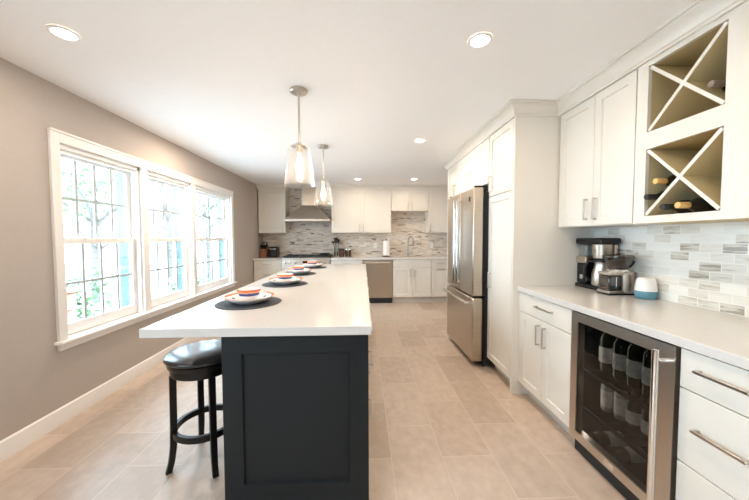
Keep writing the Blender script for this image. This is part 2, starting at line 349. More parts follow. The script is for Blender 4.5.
def window(i, y0, y1):
    fr = B(XL - .15, XL - .005, y0, y0 + .018, WZ0, WZ1).box(XL - .15, XL - .005, y1 - .018, y1, WZ0, WZ1).box(XL - .15, XL - .005, y0, y1, WZ1 - .03, WZ1).box(XL - .15, XL - .06, y0, y1, WZ0, WZ0 + .02)
    fr.box(XL - .05, XL - .028, y0, y1, WZ1 - .055, WZ1 - .03)
    r = struct('window_%d' % i, fr, M['trim'])
    ext = B(XL - .20, XL - .15, y0 - .06, y0 + .02, WZ0 - .05, WZ1 + .05).box(XL - .20, XL - .15, y1 - .02, y1 + .02, WZ0 - .05, WZ1 + .05).box(XL - .20, XL - .15, y0, y1, WZ1 - .03, WZ1 + .05)
    ext.box(XL - .1495, XL - .110, y1 - .024, y1 - .0182, 1.325, WZ1 - .031).box(XL - .1495, XL - .078, y1 - .024, y1 - .0182, WZ0 + .021, 1.275).box(XL - .20, XL - .15, y0, y1, WZ0 - .05, WZ0)
    e = ext.build('exterior_casing', M['exterior'], r)
    a, b = y0 + .018, y1 - .018; zm = 1.30
    def sash(nm, x, z0, z1, rb, rt):
        t = .028; st = .042
        s = B(x, x + t, a, a + st, z0, z1).box(x, x + t, b - st, b, z0, z1).box(x, x + t, a + st, b - st, z0, z0 + rb).box(x, x + t, a + st, b - st, z1 - rt, z1)
        o = s.build(nm, M['trim'], r, bevel=.003)
        g = B(x + .012, x + .016, a + st, b - st, z0 + rb, z1 - rt).build('glass_pane', M['pane'], o)
        mu = MB(); w = (b - a - 2 * st) / 4
        for k in (1, 2, 3): yy = a + st + w * k; mu.box(x + .006, x + .021, yy - .010, yy + .010, z0 + rb, z1 - rt)
        zz = (z0 + rb + z1 - rt) / 2; mu.box(x + .0065, x + .0205, a + st, b - st, zz - .010, zz + .010)
        mu.build('muntin_grid', M['muntin'], o)
        return o
    sash('upper_sash', XL - .108, zm - .02, WZ1 - .03, .036, .045)
    lo = sash('lower_sash', XL - .076, WZ0 + .005, zm + .022, .085, .046)
    for q in (.3, .7):
        yy = a + (b - a) * q
        MB().lathe([(.018, zm + .018), (.018, zm + .026), (.012, zm + .032)], (XL - .062, yy, 0), 16).box(XL - .066, XL - .030, yy - .006, yy + .006, zm + .026, zm + .034).build('sash_lock', M['trim'], lo)
for i, (a, b) in enumerate(WY + NW): window(i + 1, a, b)

# crown mouldings swept along the cabinet fronts
def crown(name, path, zb=2.298, zt=ZC):
    P = [Vector((p[0], p[1], 0)) for p in path]
    prof = [(0.0, 0), (.012, 0), (.012, .012), (.020, .018), (.026, .040), (.044, .066), (.062, .076), (.062, .086), (.072, .089), (.072, .102), (0, .102)]
    prof = [(a, z * (zt - zb) / .102) for a, z in prof]
    mb = MB(); k = len(prof)
    for i, p in enumerate(P):
        def nrm(d): d = d.normalized(); return Vector((d.y, -d.x, 0))
        if i == 0: m = nrm(P[1] - P[0])
        elif i == len(P) - 1: m = nrm(P[-1] - P[-2])
        else:
            n1, n2 = nrm(P[i] - P[i - 1]), nrm(P[i + 1] - P[i]); m = (n1 + n2); m = m / (m.length_squared / 2)
        mb.v += [p + m * a + Zv * (zb + z) for a, z in prof]
    for i in range(len(P) - 1):
        for j in range(k - 1):
            mb.f.append((i * k + j, i * k + j + 1, (i + 1) * k + j + 1, (i + 1) * k + j))
    mb.f += [tuple(range(k)), tuple(range((len(P)) * k - 1, (len(P) - 1) * k - 1, -1))]
    struct(name, mb, M['cab'])
PX = 1.256  # carcass front of the tall run
crown('trim_3', [(PX + .66, 4.40), (PX - .02, 4.40), (PX - .02, 2.43), (1.598, 2.43), (1.598, 0.40), (XR, .40)])
crown('trim_4', [(XL, 6.24), (-1.59, 6.24), (-1.59, YB - .01)])
crown('trim_5', [(-.655, YB - .01), (-.655, 6.24), (XR, 6.24)])

# ------------------------------------------------------------------ cabinets
def handle(parent, fr, a, b, c, L, vert=True, mat='nickel', w=.011):
    mb = MB(); h = L / 2; pr = .030
    if vert:
        mb.fbox(fr, a - w / 2, a + w / 2, b - h, b + h, c + pr - .008, c + pr)
        for s in (-1, 1): mb.fbox(fr, a - w / 2, a + w / 2, b + s * h - (w if s > 0 else 0), b + s * h + (0 if s > 0 else w), c, c + pr - .008)
    else:
        mb.fbox(fr, a - h, a + h, b - w / 2, b + w / 2, c + pr - .008, c + pr)
        for s in (-1, 1): mb.fbox(fr, a + s * h - (w if s > 0 else 0), a + s * h + (0 if s > 0 else w), b - w / 2, b + w / 2, c, c + pr - .008)
    return mb.build('handle', M[mat], parent, bevel=.0015)
def cabinet(name, o, u, n, W, D, z0, z1, fronts, label, cat='cabinet', group=None, toe=0.0, mat='cab', toemat='toe', hmat='nickel', hl=.15):
    """o: front-left corner of the carcass on the floor, u: to the right along the front, n: out of the front"""
    o = Vector(o); fr = (o, u, n); r = thing(name, o, label, cat, group)
    MB().fbox(fr, 0, W, z0 + toe, z1, -D, 0).build('carcass', M[mat], r)
    if toe: MB().fbox(fr, .001, W - .001, z0, z0 + toe, -D, -.065).build('toe_kick', M[toemat], r)
    for (typ, a0, a1, b0, b1, h) in fronts:
        st = .057 if typ == 'door' else (.057 if typ == 'shaker_drawer' else 0)
        nm = 'door' if typ == 'door' else ('false_front' if typ == 'false' else 'drawer')
        if st and b1 - b0 > .13 and a1 - a0 > .13: d = MB().shaker(fr, a0, a1, b0, b1, .001, st=st).build(nm, M[mat], r)
        else: d = MB().fbox(fr, a0, a1, b0, b1, .001, .021).build(nm, M[mat], r, bevel=.0015)
        if h:
            ha, hb, vert = h[:3]; handle(d, fr, ha, hb, .021, h[3] if len(h) > 3 else hl, vert, hmat)
    return r
g = .0025
# --- right hand run (front looks to -X, its left end is the far end)
def RF(y): return (1.31, y, 0)
cabinet('base_cabinet', RF(2.405), -Y, -X, .615, .615, 0, .873,
        [('drawer', .004, .611, .716, .868, (.33, .805, False, .19)), ('door', .004, .306, .118, .711, (.27, .60, True)), ('door', .309, .611, .118, .711, (.345, .60, True))],
        'cream base cabinet with one drawer over two doors beside the tall pantry', 'cabinet', toe=.115)
cabinet('drawer_cabinet', RF(1.160), -Y, -X, .315, .615, 0, .873,
        [('drawer', .004, .311, .712, .868, (.157, .802, False, .17)), ('drawer', .004, .311, .408, .707, (.157, .568, False, .17)), ('drawer', .004, .311, .118, .403, (.157, .268, False, .17))],
        'white three-drawer base cabinet right of the glass door drinks fridge', 'cabinet', toe=.115)
cabinet('base_cabinet', RF(.843), -Y, -X, .60, .615, 0, .873,
        [('drawer', .004, .596, .716, .868, (.30, .805, False, .19)), ('door', .004, .299, .118, .711, (.26, .60, True)), ('door', .302, .596, .118, .711, (.34, .60, True))],
        'base cabinet at the near end of the right counter, past the three-drawer one', 'cabinet', toe=.115)
struct('trim_6', B(1.292, 1.312, 2.4052, 2.429, .115, .873).box(1.37, 1.39, 2.4052, 2.429, 0, .115), M['cab'])
tag(B(1.274, 1.917, .235, 2.4285, .875, .915).build('countertop', M['quartz'], origin=(1.6, 1.3, .875), bevel=.003), 'white quartz countertop along the right wall under the coffee machine', 'countertop')
tag(B(1.917, XR - .001, .235, 2.4285, .915, 1.396).build('tile_backsplash', M['subway'], origin=(XR, 0, 0)), 'pale marble brick tile backsplash behind the coffee machine', 'backsplash')
# --- tall run
cabinet('pantry_cabinet', (PX, 2.93, 0), -Y, -X, .478, .665, 0, 2.299,
        [('door', .004, .470, .118, 1.708, (.065, .905, True)), ('door', .004, .470, 1.714, 2.2965, (.06, 1.83, True))],
        'tall cream pantry cabinet with two stacked doors right of the steel refrigerator', 'cabinet', toe=.115)
tag(B(PX - .021, XR - .001, 2.43, 2.4515, .0, 2.299).build('end_panel', M['cab'], origin=(1.58, 2.44, 0)), 'plain cream end panel closing the tall pantry beside the coffee machine', 'panel')
FY0, FY1 = 2.950, 3.860
cabinet('bridge_cabinet', (PX, 3.945, 0), -Y, -X, 1.013, .665, 1.85, 2.299,
        [('door', .004, .485, 1.855, 2.2965, (.435, 1.985, True)), ('door', .488, 1.009, 1.855, 2.2965, (.535, 1.985, True))],
        'cream two-door cabinet hung above the refrigerator', 'cabinet')
cabinet('tall_cabinet', (PX, 4.385, 0), -Y, -X, .437, .665, 0, 2.299,
        [('door', .004, .433, .118, 1.84, (.38, 1.0, True)), ('door', .004, .433, 1.855, 2.2965, (.375, 1.94, True))],
        'tall cream cabinet on the far side of the refrigerator, mostly hidden by it', 'cabinet', toe=.115)
# --- right uppers
cabinet('wall_cabinet', (1.62, 2.4285, 0), -Y, -X, .698, .307, 1.397, 2.299,
        [('door', .016, .378, 1.402, 2.2965, (.328, 1.515, True)), ('door', .381, .692, 1.402, 2.2965, (.412, 1.515, True))],
        'cream two-door wall cabinet above the coffee machine, left of the wine rack', 'cabinet')
cabinet('wall_cabinet', (1.62, 1.186, 0), -Y, -X, .78, .307, 1.397, 2.299,
        [('door', .004, .388, 1.402, 2.2965, (.345, 1.515, True)), ('door', .391, .776, 1.402, 2.2965, (.435, 1.515, True))],
        'cream wall cabinet at the right edge, past the wine rack', 'cabinet')
wr = thing('wine_rack', (1.76, 1.45, 1.397), 'cream wall cabinet with two open X-shaped wine bottle cubbies', 'wine rack')
ry0, ry1 = 1.19, 1.729; cy0, cy1 = 1.295, 1.662; cub = ((1.437, 1.812), (1.906, 2.272))
mb = B(1.60, 1.62, ry0, cy0, 1.397, 2.299).box(1.60, 1.62, cy1, ry1, 1.397, 2.299)
for z0, z1 in ((1.397, cub[0][0]), (cub[0][1], cub[1][0]), (cub[1][1], 2.299)): mb.box(1.60, 1.62, cy0, cy1, z0, z1)
mb.build('face_frame', M['cab'], wr)
mb = B(1.62, 1.927, cy1, ry1, 1.397, 2.299).box(1.62, 1.927, ry0, cy0, 1.397, 2.299).box(1.915, 1.927, cy0, cy1, 1.397, 2.299)
for z0, z1 in ((1.397, cub[0][0]), (cub[0][1], cub[1][0]), (cub[1][1], 2.299)): mb.box(1.62, 1.915, cy0, cy1, z0, z1)
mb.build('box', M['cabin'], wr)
for z0, z1 in cub:
    for s in (0, 1):
        ya, yb = (cy0, cy1) if s else (cy1, cy0)
        d = Vector((0, yb - ya, z1 - z0)); nn = Vector((0, -d.z, d.y)).normalized() * .0085
        x0, x1 = (1.606 + .0008 * s, 1.914)
        pa, pb = Vector((0, ya, z0)), Vector((0, yb, z1)); e = d.normalized() * .012
        q = [pa + e + nn, pa + e - nn, pb - e - nn, pb - e + nn]
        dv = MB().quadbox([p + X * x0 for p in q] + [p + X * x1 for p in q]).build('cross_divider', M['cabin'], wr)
        MB().quadbox([p + X * (x0 - .003) for p in q] + [p + X * x0 for p in q]).build('edge_strip', M['cab'], dv)

# --- back run (front looks to -Y)
YF = 5.97
def BF(x): return (x, YF, 0)
cabinet('drawer_cabinet', BF(-2.145), X, -Y, .538, .60, 0, .873,
        [('drawer', .004, .534, .728, .868, (.267, .803, False, .16)), ('drawer', .004, .534, .425, .723, (.267, .60, False, .16)), ('drawer', .004, .534, .118, .42, (.267, .30, False, .16))],
        'cream drawer cabinet in the back left corner beside the range', 'cabinet', toe=.115)
cabinet('base_cabinet', BF(-.652), X, -Y, .625, .60, 0, .873,
        [('drawer', .004, .621, .728, .868, (.31, .803, False, .16)), ('door', .004, .311, .118, .723, (.27, .61, True)), ('door', .314, .621, .118, .723, (.355, .61, True))],
        'cream base cabinet between the range and the dishwasher', 'cabinet', toe=.115)
cabinet('sink_cabinet', BF(.586), X, -Y, .778, .60, 0, .873,
        [('false', .004, .774, .728, .868, None), ('door', .004, .387, .125, .723, (.35, .61, True)), ('door', .391, .774, .125, .723, (.428, .61, True))],
        'cream sink base cabinet with two doors under the tall faucet', 'cabinet', toe=.115)
cabinet('drawer_cabinet', BF(1.367), X, -Y, .555, .60, 0, .873,
        [('drawer', .004, .551, .728, .868, (.185, .80, False, .16)), ('shaker_drawer', .004, .551, .125, .723, (.185, .685, False, .16))],
        'cream cabinet right of the sink base, half hidden by the refrigerator', 'cabinet', toe=.115)
tag(B(XL + .001, -1.604, 5.925, YB - .011, .875, .915).build('countertop', M['quartz'], origin=(-1.88, 6.2, .875), bevel=.003), 'short white countertop in the back left corner with the knife block', 'countertop')
tag(B(-.654, XR - .002, 5.925, YB - .011, .875, .915).build('countertop', M['quartz'], origin=(.6, 6.2, .875), bevel=.003), 'long white countertop along the back wall around the sink', 'countertop')
tag(B(XL + .001, XR - .002, YB - .01, YB - .001, .70, ZC - .001).build('tile_backsplash', M['mosaic'], origin=(0, YB, 0)), 'beige and grey strip mosaic tile backsplash on the back wall', 'backsplash')
YU = 6.262
cabinet('wall_cabinet', (-2.142, YU, 0), X, -Y, .550, .305, 1.42, 2.299, [('door', .004, .546, 1.424, 2.2965, (.50, 1.51, True))],
        'cream single-door wall cabinet in the back left corner beside the hood', 'cabinet')
cabinet('wall_cabinet', (-.655, YU, 0), X, -Y, 1.236, .305, 1.42, 2.299, [('door', .004, .615, 1.424, 2.2965, (.575, 1.515, True)), ('door', .620, 1.232, 1.424, 2.2965, (.660, 1.515, True))],
        'wide cream two-door wall cabinet between the hood and the sink', 'cabinet')
cabinet('wall_cabinet', (.583, YU, 0), X, -Y, .775, .305, 1.87, 2.299, [('door', .004, .385, 1.874, 2.2965, (.343, 1.975, True)), ('door', .390, .771, 1.874, 2.2965, (.428, 1.975, True))],
        'short cream two-door wall cabinet above the sink faucet', 'cabinet')
cabinet('wall_cabinet', (1.360, YU, 0), X, -Y, .565, .305, 1.42, 2.299, [('door', .004, .561, 1.424, 2.2965, (.038, 1.505, True))],
        'cream wall cabinet right of the sink, cut off by the refrigerator run', 'cabinet')

# ------------------------------------------------------------------ island
ix0, ix1, iy0, iy1 = -.655, .001, 1.408, 4.48
isl = thing('kitchen_island', ((ix0 + ix1) / 2, (iy0 + iy1) / 2, 0), 'dark navy kitchen island base with recessed end panel', 'island')
B(ix0, ix1, iy0, iy1, .0, .873).build('carcass', M['navy'], isl)
MB().shaker((Vector((ix0, iy0, 0)), X, -Y), 0, ix1 - ix0 + .021, .0, .873, 0, t=.02, st=.090, rec=.012, low=.065, slope=.006).build('end_panel', M['navy'], isl)
fr = (Vector((ix1, iy0, 0)), Y, X)
cols = [(.004, .50), (.504, 1.10), (1.104, 2.0), (2.004, 2.60), (2.604, 3.068)]
for i, (a, b) in enumerate(cols):
    if i in (0, 1, 3):
        for z0, z1 in ((.70, .866), (.41, .695), (.115, .405)):
            d = MB().fbox(fr, a, b, z0, z1, 0, .02).build('drawer', M['navy'], isl, bevel=.0015); handle(d, fr, (a + b) / 2 if i else .27, z1 - .055, .02, .19, False)
    else:
        d = MB().fbox(fr, a, b, .70, .866, 0, .02).build('drawer', M['navy'], isl, bevel=.0015); handle(d, fr, (a + b) / 2, .81, .02, .19, False)
        h = (a + b) / 2
        for s, (p, q) in enumerate(((a, h - .002), (h + .002, b))):
            d = MB().shaker(fr, p, q, .115, .695, 0).build('door', M['navy'], isl); handle(d, fr, h + (-.045, .045)[s], .58, .02, .15, True)
tag(B(-1.0, .037, 1.358, 4.585, .874, .915).build('island_countertop', M['quartz'], origin=(-.48, 2.97, .874), bevel=.003), 'long white quartz island top overhanging the stool', 'countertop')

# ------------------------------------------------------------------ bar stool
st = thing('bar_stool', (-.945, 1.80, 0), 'black backless bar stool with round leather seat tucked under the island overhang', 'stool')
sx, sy = -.945, 1.80
MB().lathe([(0, .592), (.188, .592), (.192, .60), (.192, .618), (.186, .624)], (sx, sy, 0), 48).build('seat_ring', M['ebony'], st)
MB().lathe([(.178, .548), (.178, .592)], (sx, sy, 0), 48).build('apron', M['ebony'], st, bevel=.003)
MB().lathe([(.186, .6245), (.201, .629), (.206, .637), (.204, .646), (.190, .656), (.15, .666), (.09, .672), (.04, .673), (0, .673)], (sx, sy, 0), 48).build('seat_cushion', M['leather'], st, sharp=60)
for an in (218, 308, 38, 128):
    ca, sa = math.cos(math.radians(an)), math.sin(math.radians(an))
    rad = [(.164, .549), (.165, .40), (.166, .25), (.170, .14), (.180, .06), (.196, .0)]
    mb = MB(); sec = [(-.5, -.5), (.5, -.5), (.5, .5), (-.5, .5)]
    nb = 0
    for r_, z in rad:
        wd = .034 if z > .1 else .031
        rt, tt = Vector((ca, sa, 0)), Vector((-sa, ca, 0)); c = Vector((sx, sy, z)) + rt * r_
        # leg section stays square to the stool
        mb.v += [c + rt * (a * wd) + tt * (b * wd) for a, b in sec]
    for k in range(len(rad) - 1):
        for j in range(4): mb.f.append((k * 4 + j, k * 4 + (j + 1) % 4, k * 4 + 4 + (j + 1) % 4, k * 4 + 4 + j))
    mb.f += [(0, 1, 2, 3), tuple(len(rad) * 4 - 1 - i for i in range(4))]
    mb.build('leg', M['ebony'], st, bevel=.004)
mb = MB(); R0, R1 = .150, .174
for z in (.195, .232):
    for r_ in (R0, R1):
        for i in range(48): a = 2 * math.pi * i / 48; mb.v.append(Vector((sx + r_ * math.cos(a), sy + r_ * math.sin(a), z)))
for i in range(48):
    j = (i + 1) % 48
    mb.f += [(i, j, 48 + j, 48 + i), (96 + i, 144 + i, 144 + j, 96 + j), (i, 96 + i, 96 + j, j), (48 + i, 48 + j, 144 + j, 144 + i)]
mb.build('foot_ring', M['ebony'], st, bevel=.003)

# ------------------------------------------------------------------ place settings
names = ['nearest the camera', 'second from the camera', 'third from the camera', 'farthest from the camera, nearest the range']
cts = [(-.712, 1.888), (-.684, 2.645), (-.724, 3.38), (-.692, 4.10)]
mat0 = MB().lathe([(0, 0), (.191, 0), (.193, .002), (.191, .004), (0, .004)], n=64).build('placemat', M['slate'])
tag(mat0, 'round dark slate placemat on the island, ' + names[0], 'placemat', 'placemats along the island'); mat0.location = (*cts[0], .9155)
pl = thing('dinner_plate', (0, 0, 0), 'white dinner plate with orange painted rim, ' + names[0], 'plate', 'painted plates on the placemats')
MB().lathe([(0, .0), (.075, .0), (.080, .004), (.112, .015), (.138, .031), (.147, .039), (.148, .042), (.145, .043), (.132, .035), (.106, .019), (.075, .011), (0, .010)], n=64).build('plate_body', M['plate'], pl, sharp=60)
pl.location = (*cts[0], .920)
bw = thing('small_bowl', (0, 0, 0), 'small orange and navy bowl on the plate ' + names[0], 'bowl', 'small bowls on the plates')
MB().lathe([(0, 0), (.038, 0), (.042, .008), (.055, .028), (.065, .054), (.070, .070), (.0705, .073), (.068, .073)], n=48, cap=False).build('bowl_outside', M['bowl'], bw, sharp=60)
MB().lathe([(.068, .073), (.062, .056), (.052, .032), (.036, .013), (0, .011)], n=48, cap=False).build('bowl_inside', M['white'], bw, sharp=60)
bw.location = (*cts[0], .9305)
for nm, c in list(zip(names, cts))[1:]:
    dup(mat0, (*c, .9155), 'round dark slate placemat on the island, ' + nm)
    dup(pl, (*c, .920), 'white dinner plate with orange painted rim, ' + nm, rz=random.uniform(0, 6))
    dup(bw, (*c, .9305), 'small orange and navy bowl on the plate ' + nm, rz=random.uniform(0, 6))

# ------------------------------------------------------------------ lamps
def lamp(name, typ, parent, loc, energy, col, **k):
    l = bpy.data.lights.new(name, typ); l.energy = energy; l.color = col
    for a, v in k.items(): setattr(l, a, v)
    o = bpy.data.objects.new(name, l); C.objects.link(o); o.parent = parent; o.location = loc; return o
WARM = (1.0, 0.87, 0.73)
cl = thing('recessed_light', (0, 0, 0), '', 'ceiling light', 'recessed ceiling lights')
MB().lathe([(.048, -.004), (.051, -.008), (.064, -.006), (.066, -.0005)], n=40, cap=False).build('trim_ring', M['trim'], cl)
MB().lathe([(0, -.003), (.050, -.003)], n=40, cap=False).build('lens', M['lens'], cl)
lamp('lamp_light', 'AREA', cl, (0, 0, -.012), CAN_W, WARM, shape='DISK', size=.09)
cans = [((-1.569, 1.687), 'recessed ceiling light at the upper left, nearest on the window side'), ((.644, 1.67), 'recessed ceiling light nearest on the right, between pendant and wine rack'),
        ((-1.591, 3.391), 'small recessed ceiling light second along the window side'), ((.637, 3.378), 'recessed ceiling light in front of the refrigerator'),
        ((-.092, 5.599), 'recessed ceiling light before the wide back wall cabinet'), ((.943, 5.576), 'recessed ceiling light before the short cabinet over the sink'),
        ((-1.57, -.05), 'recessed ceiling light out of view behind the camera, window side'), ((.64, -.05), 'recessed ceiling light out of view behind the camera, cabinet side')]
far_data = bpy.data.lights.new('far_lamp_light', 'AREA'); far_data.shape = 'DISK'; far_data.size = .09; far_data.energy = CAN_FAR; far_data.color = (1.0, 0.82, 0.63)
end_data = far_data.copy(); end_data.energy = CAN_END
right_data = far_data.copy(); right_data.energy = CAN_RIGHT
for i, (p, lb) in enumerate(cans):
    if i == 0: cl.location = (*p, ZC); cl['label'] = lb
    else:
        c = dup(cl, (*p, ZC), lb)
        for k in KIDS(c):   # window side, cabinet side, middle and cooking end are dimmed separately
            if k.type == 'LIGHT': k.data = end_data if p[1] > 5 else far_data if p[1] > 3 else right_data if p[0] > 0 else k.data

pn = thing('pendant_light', (0, 0, 0), 'clear glass pendant lamp hanging nearest over the island', 'pendant lamp', 'pendant lamps over the island')
MB().lathe([(0, 0), (.062, 0), (.062, -.014), (.056, -.022), (.014, -.024), (.012, -.04), (0, -.04)], n=40).build('canopy', M['nickel'], pn)
MB().lathe([(.0085, -.03), (.0085, -.385)], n=14).build('rod', M['nickel'], pn)
MB().lathe([(0, -.382), (.014, -.382), (.018, -.396), (.050, -.402), (.056, -.406), (.056, -.412), (.024, -.414), (.022, -.47), (.018, -.476), (0, -.476)], n=32).build('socket', M['nickel'], pn)
MB().lathe([(.056, -.4125), (.074, -.4145), (.080, -.424), (.113, -.690), (.1155, -.695), (.110, -.692), (.0765, -.426), (.072, -.418), (.056, -.4165)], n=48, cap=False).build('glass_shade', M['shade'], pn, sharp=60)
bl = MB().lathe([(.012, -.476), (.013, -.49), (.024, -.53), (.031, -.565), (.027, -.595), (.014, -.618), (0, -.623)], n=24, cap=False).build('bulb', M['filament'], pn, sharp=60)
lamp('bulb_light', 'POINT', pn, (0, 0, -.66), PEND_W, (1.0, .74, .46), shadow_soft_size=.03)
pn.location = (-.467, 2.264, ZC)
dup(pn, (-.469, 3.611, ZC), 'clear glass pendant lamp hanging farther back, in front of the range hood')

# ------------------------------------------------------------------ refrigerator
rf = thing('refrigerator', (1.5, 3.4, 0), 'stainless french-door refrigerator with bottom freezer drawer between pantry and tall cabinet', 'refrigerator')
B(1.225, 1.90, FY0 + .012, FY1 - .012, .03, 1.80).build('cabinet_body', M['grey'], rf, bevel=.004)
ym = 3.36; fx0, fx1 = 1.092, 1.195
for a, b, ha in ((FY0, ym - .003, ym - .055), (ym + .003, FY1, ym + .05)):
    d = B(fx0, fx1, a, b, .727, 1.815).build('door', M['steel'], rf, bevel=.010)
    B(fx1, fx1 + .03, a + .012, b - .012, .735, 1.80).build('gasket', M['black'], d)
    h = MB().tube([(fx0 - .05, ha, .80), (fx0 - .05, ha, 1.74)], .0135, 14)
    for z in (.83, 1.71): h.tube([(fx0 - .05, ha, z), (fx0 + .002, ha, z)], .009, 10)
    h.build('handle', M['chrome'], d)
    if a == FY0:
        B(fx0 - .002, fx0, FY0 + .09, FY0 + .135, 1.685, 1.735).build('badge', M['black'], d)
d = B(fx0, fx1, FY0, FY1, .062, .708).build('freezer_drawer', M['steel'], rf, bevel=.010)
B(fx1, fx1 + .03, FY0 + .012, FY1 - .012, .07, .70).build('gasket', M['black'], d)
h = MB().tube([(fx0 - .055, FY0 + .03, .655), (fx0 - .055, FY1 - .03, .655)], .0145, 14)
for y in (FY0 + .06, FY1 - .06): h.tube([(fx0 - .055, y, .655), (fx0 + .002, y, .655)], .010, 10)
h.build('handle', M['chrome'], d)
B(1.215, 1.235, FY0 + .02, FY1 - .02, .0, .055).build('toe_grille', M['blackmat'], rf)
for y in (FY0 + .035, FY1 - .035): B(1.11, 1.24, y - .02, y + .02, 1.816, 1.835).build('hinge_cover', M['black'], rf, bevel=.004)

# ------------------------------------------------------------------ under-counter drinks fridge with bottles
wy0, wy1 = 1.168, 1.782
wf = thing('drinks_fridge', (1.6, 1.475, 0), 'under-counter drinks fridge with steel-framed dark glass door', 'fridge')
mb = B(1.325, 1.90, wy0, wy0 + .02, .03, .868).box(1.325, 1.90, wy1 - .02, wy1, .03, .868).box(1.325, 1.90, wy0 + .02, wy1 - .02, .85, .868).box(1.325, 1.90, wy0 + .02, wy1 - .02, .03, .105).box(1.88, 1.90, wy0 + .02, wy1 - .02, .105, .85)
mb.build('cabinet_body', M['grey'], wf)
B(1.318, 1.34, wy0, wy1, 0.0, .095).build('toe_grille', M['blackmat'], wf)
fx = 1.278; gy0, gy1, gz0, gz1 = 1.232, 1.728, .150, .815
mb = B(fx, 1.322, wy0, gy0, .10, .868).box(fx, 1.322, gy1, wy1, .10, .868).box(fx, 1.322, gy0, gy1, .10, gz0).box(fx, 1.322, gy0, gy1, gz1, .868)
dr = mb.build('door', M['steelh'], wf)
B(fx + .006, fx + .012, gy0, gy1, gz0, gz1).build('glass_panel', M['dark_glass'], dr)
h = MB().tube([(fx - .055, 1.197, .135), (fx - .055, 1.197, .845)], .0125, 14)
for z in (.18, .80): h.tube([(fx - .055, 1.197, z), (fx + .002, 1.197, z)], .009, 10)
h.build('handle', M['chrome'], dr)
B(fx - .003, fx, 1.45, 1.51, .112, .134).build('badge', M['chrome'], dr)
for z in (.285, .52):
    mb = B(1.335, 1.35, wy0 + .022, wy1 - .022, z - .022, z - .004).box(1.86, 1.875, wy0 + .022, wy1 - .022, z - .012, z - .004)
    for i in range(12): yy = wy0 + .04 + i * .047; mb.box(1.35, 1.86, yy, yy + .003, z - .007, z - .003)
    mb.build('shelf', M['grey'], wf)
lamp('added_fridge_fill', 'AREA', wf, (-.235, .284, .48), 0.35, (1, .95, .88), shape='RECTANGLE', size=.03, size_y=.66).rotation_euler = (-math.pi / 2, 0, 0)  # lamp added to lift the bottles; the fridge itself looks unlit

def bottle(label, group, glass='bottle', cap='foilk', R=.037, lab=True, H=.30, laycap=None):
    b = thing('wine_bottle', (0, 0, 0), label, 'bottle', group)
    s = H / .30
    MB().lathe([(0, .004), (R * .6, .006), (R * .9, 0), (R, .006), (R, .185 * s), (R * .93, .205 * s), (R * .55, .228 * s), (.0155, .245 * s), (.0145, .25 * s), (.0145, .292 * s), (.0145, .296 * s), (0, .296 * s)], n=28).build('glass_body', M[glass], b, sharp=50)
    MB().lathe([(.0158, .243 * s), (.0160, .25 * s), (.0158, .298 * s), (.0145, .30 * s), (0, .30 * s)], n=24, cap=False).build('foil_capsule', M[cap], b, sharp=50)
    if lab: MB().lathe([(R + .0006, .055 * s), (R + .0006, .145 * s)], n=28, cap=False).build('paper_label', M['label'], b)
    return b
G1 = 'bottles inside the drinks fridge'
b0 = bottle('wine bottle standing leftmost on the top shelf of the drinks fridge', G1, 'bottleg')
b0.location = (1.45, 1.715, .5215)
for x, y, z, lb in ((1.45, 1.615, .5215, 'wine bottle standing second from the left on the drinks fridge top shelf'),
                    (1.45, 1.525, .5215, 'wine bottle standing third from the left on the drinks fridge top shelf'),
                    (1.45, 1.435, .5215, 'wine bottle standing fourth from the left on the drinks fridge top shelf'),
                    (1.60, 1.57, .5215, 'wine bottle in the second row of the drinks fridge top shelf'),
                    (1.60, 1.67, .5215, 'wine bottle at the back left of the drinks fridge top shelf')): dup(b0, (x, y, z), lb)
b2 = bottle('short labelled bottle third from the left on the drinks fridge middle shelf', G1, 'bottleg', H=.22); b2.location = (1.45, 1.52, .2865)
dup(b2, (1.45, 1.43, .2865), 'short labelled bottle fourth from the left on the drinks fridge middle shelf')
cn = thing('drink_can', (0, 0, 0), 'printed drink can leftmost on the middle shelf of the drinks fridge', 'can', 'cans inside the drinks fridge')
MB().lathe([(0, .004), (.026, 0), (.033, .012), (.033, .145), (.027, .158), (.026, .160), (.024, .157), (0, .157)], n=28).build('can_body', M['can'], cn, sharp=50)
MB().lathe([(.0334, .03), (.0334, .125)], n=28, cap=False).build('printed_band', M['label'], cn)
cn.location = (1.45, 1.70, .2865); dup(cn, (1.46, 1.615, .2865), 'printed drink can second from the left on the drinks fridge middle shelf')
for y, lb in ((1.655, 'wine bottle lying on its side at the bottom left of the drinks fridge'), (1.525, 'wine bottle lying on its side at the bottom centre of the drinks fridge')):
    c = dup(b0, (1.352, y, .1425), lb); c.rotation_euler = (0, math.pi / 2, 0)
G2 = 'bottles lying in the wine rack'
def lay(proto, loc, lb, tilt=0.0, rot=None):
    c = dup(proto, loc, lb, G2) if proto['label'] else proto
    c.location = loc; c['label'] = lb; c.rotation_euler = (0, -math.pi / 2 + tilt, rot or 0); return c
bk = bottle('', G2, 'bottle', 'foilk', lab=False); bg_ = bottle('', G2, 'bottle', 'gold', lab=False); bc = bottle('', G2, 'bottle', 'cork', lab=False)
lay(bk, (1.86, 1.612, 1.540), 'black-capped bottle lying left in the lower cubby, below a gold-capped one')
lay(bg_, (1.88, 1.582, 1.620), 'gold-capped bottle lying upper left in the lower cubby')
lay(bk, (1.86, 1.520, 1.4755), 'black-capped bottle lying on the floor of the lower cubby, left of a gold-capped one')
lay(bg_, (1.85, 1.434, 1.4755), 'gold-capped bottle lying on the floor of the lower cubby')
lay(bc, (1.89, 1.345, 2.016), 'single brown-capped bottle lying in the upper cubby')

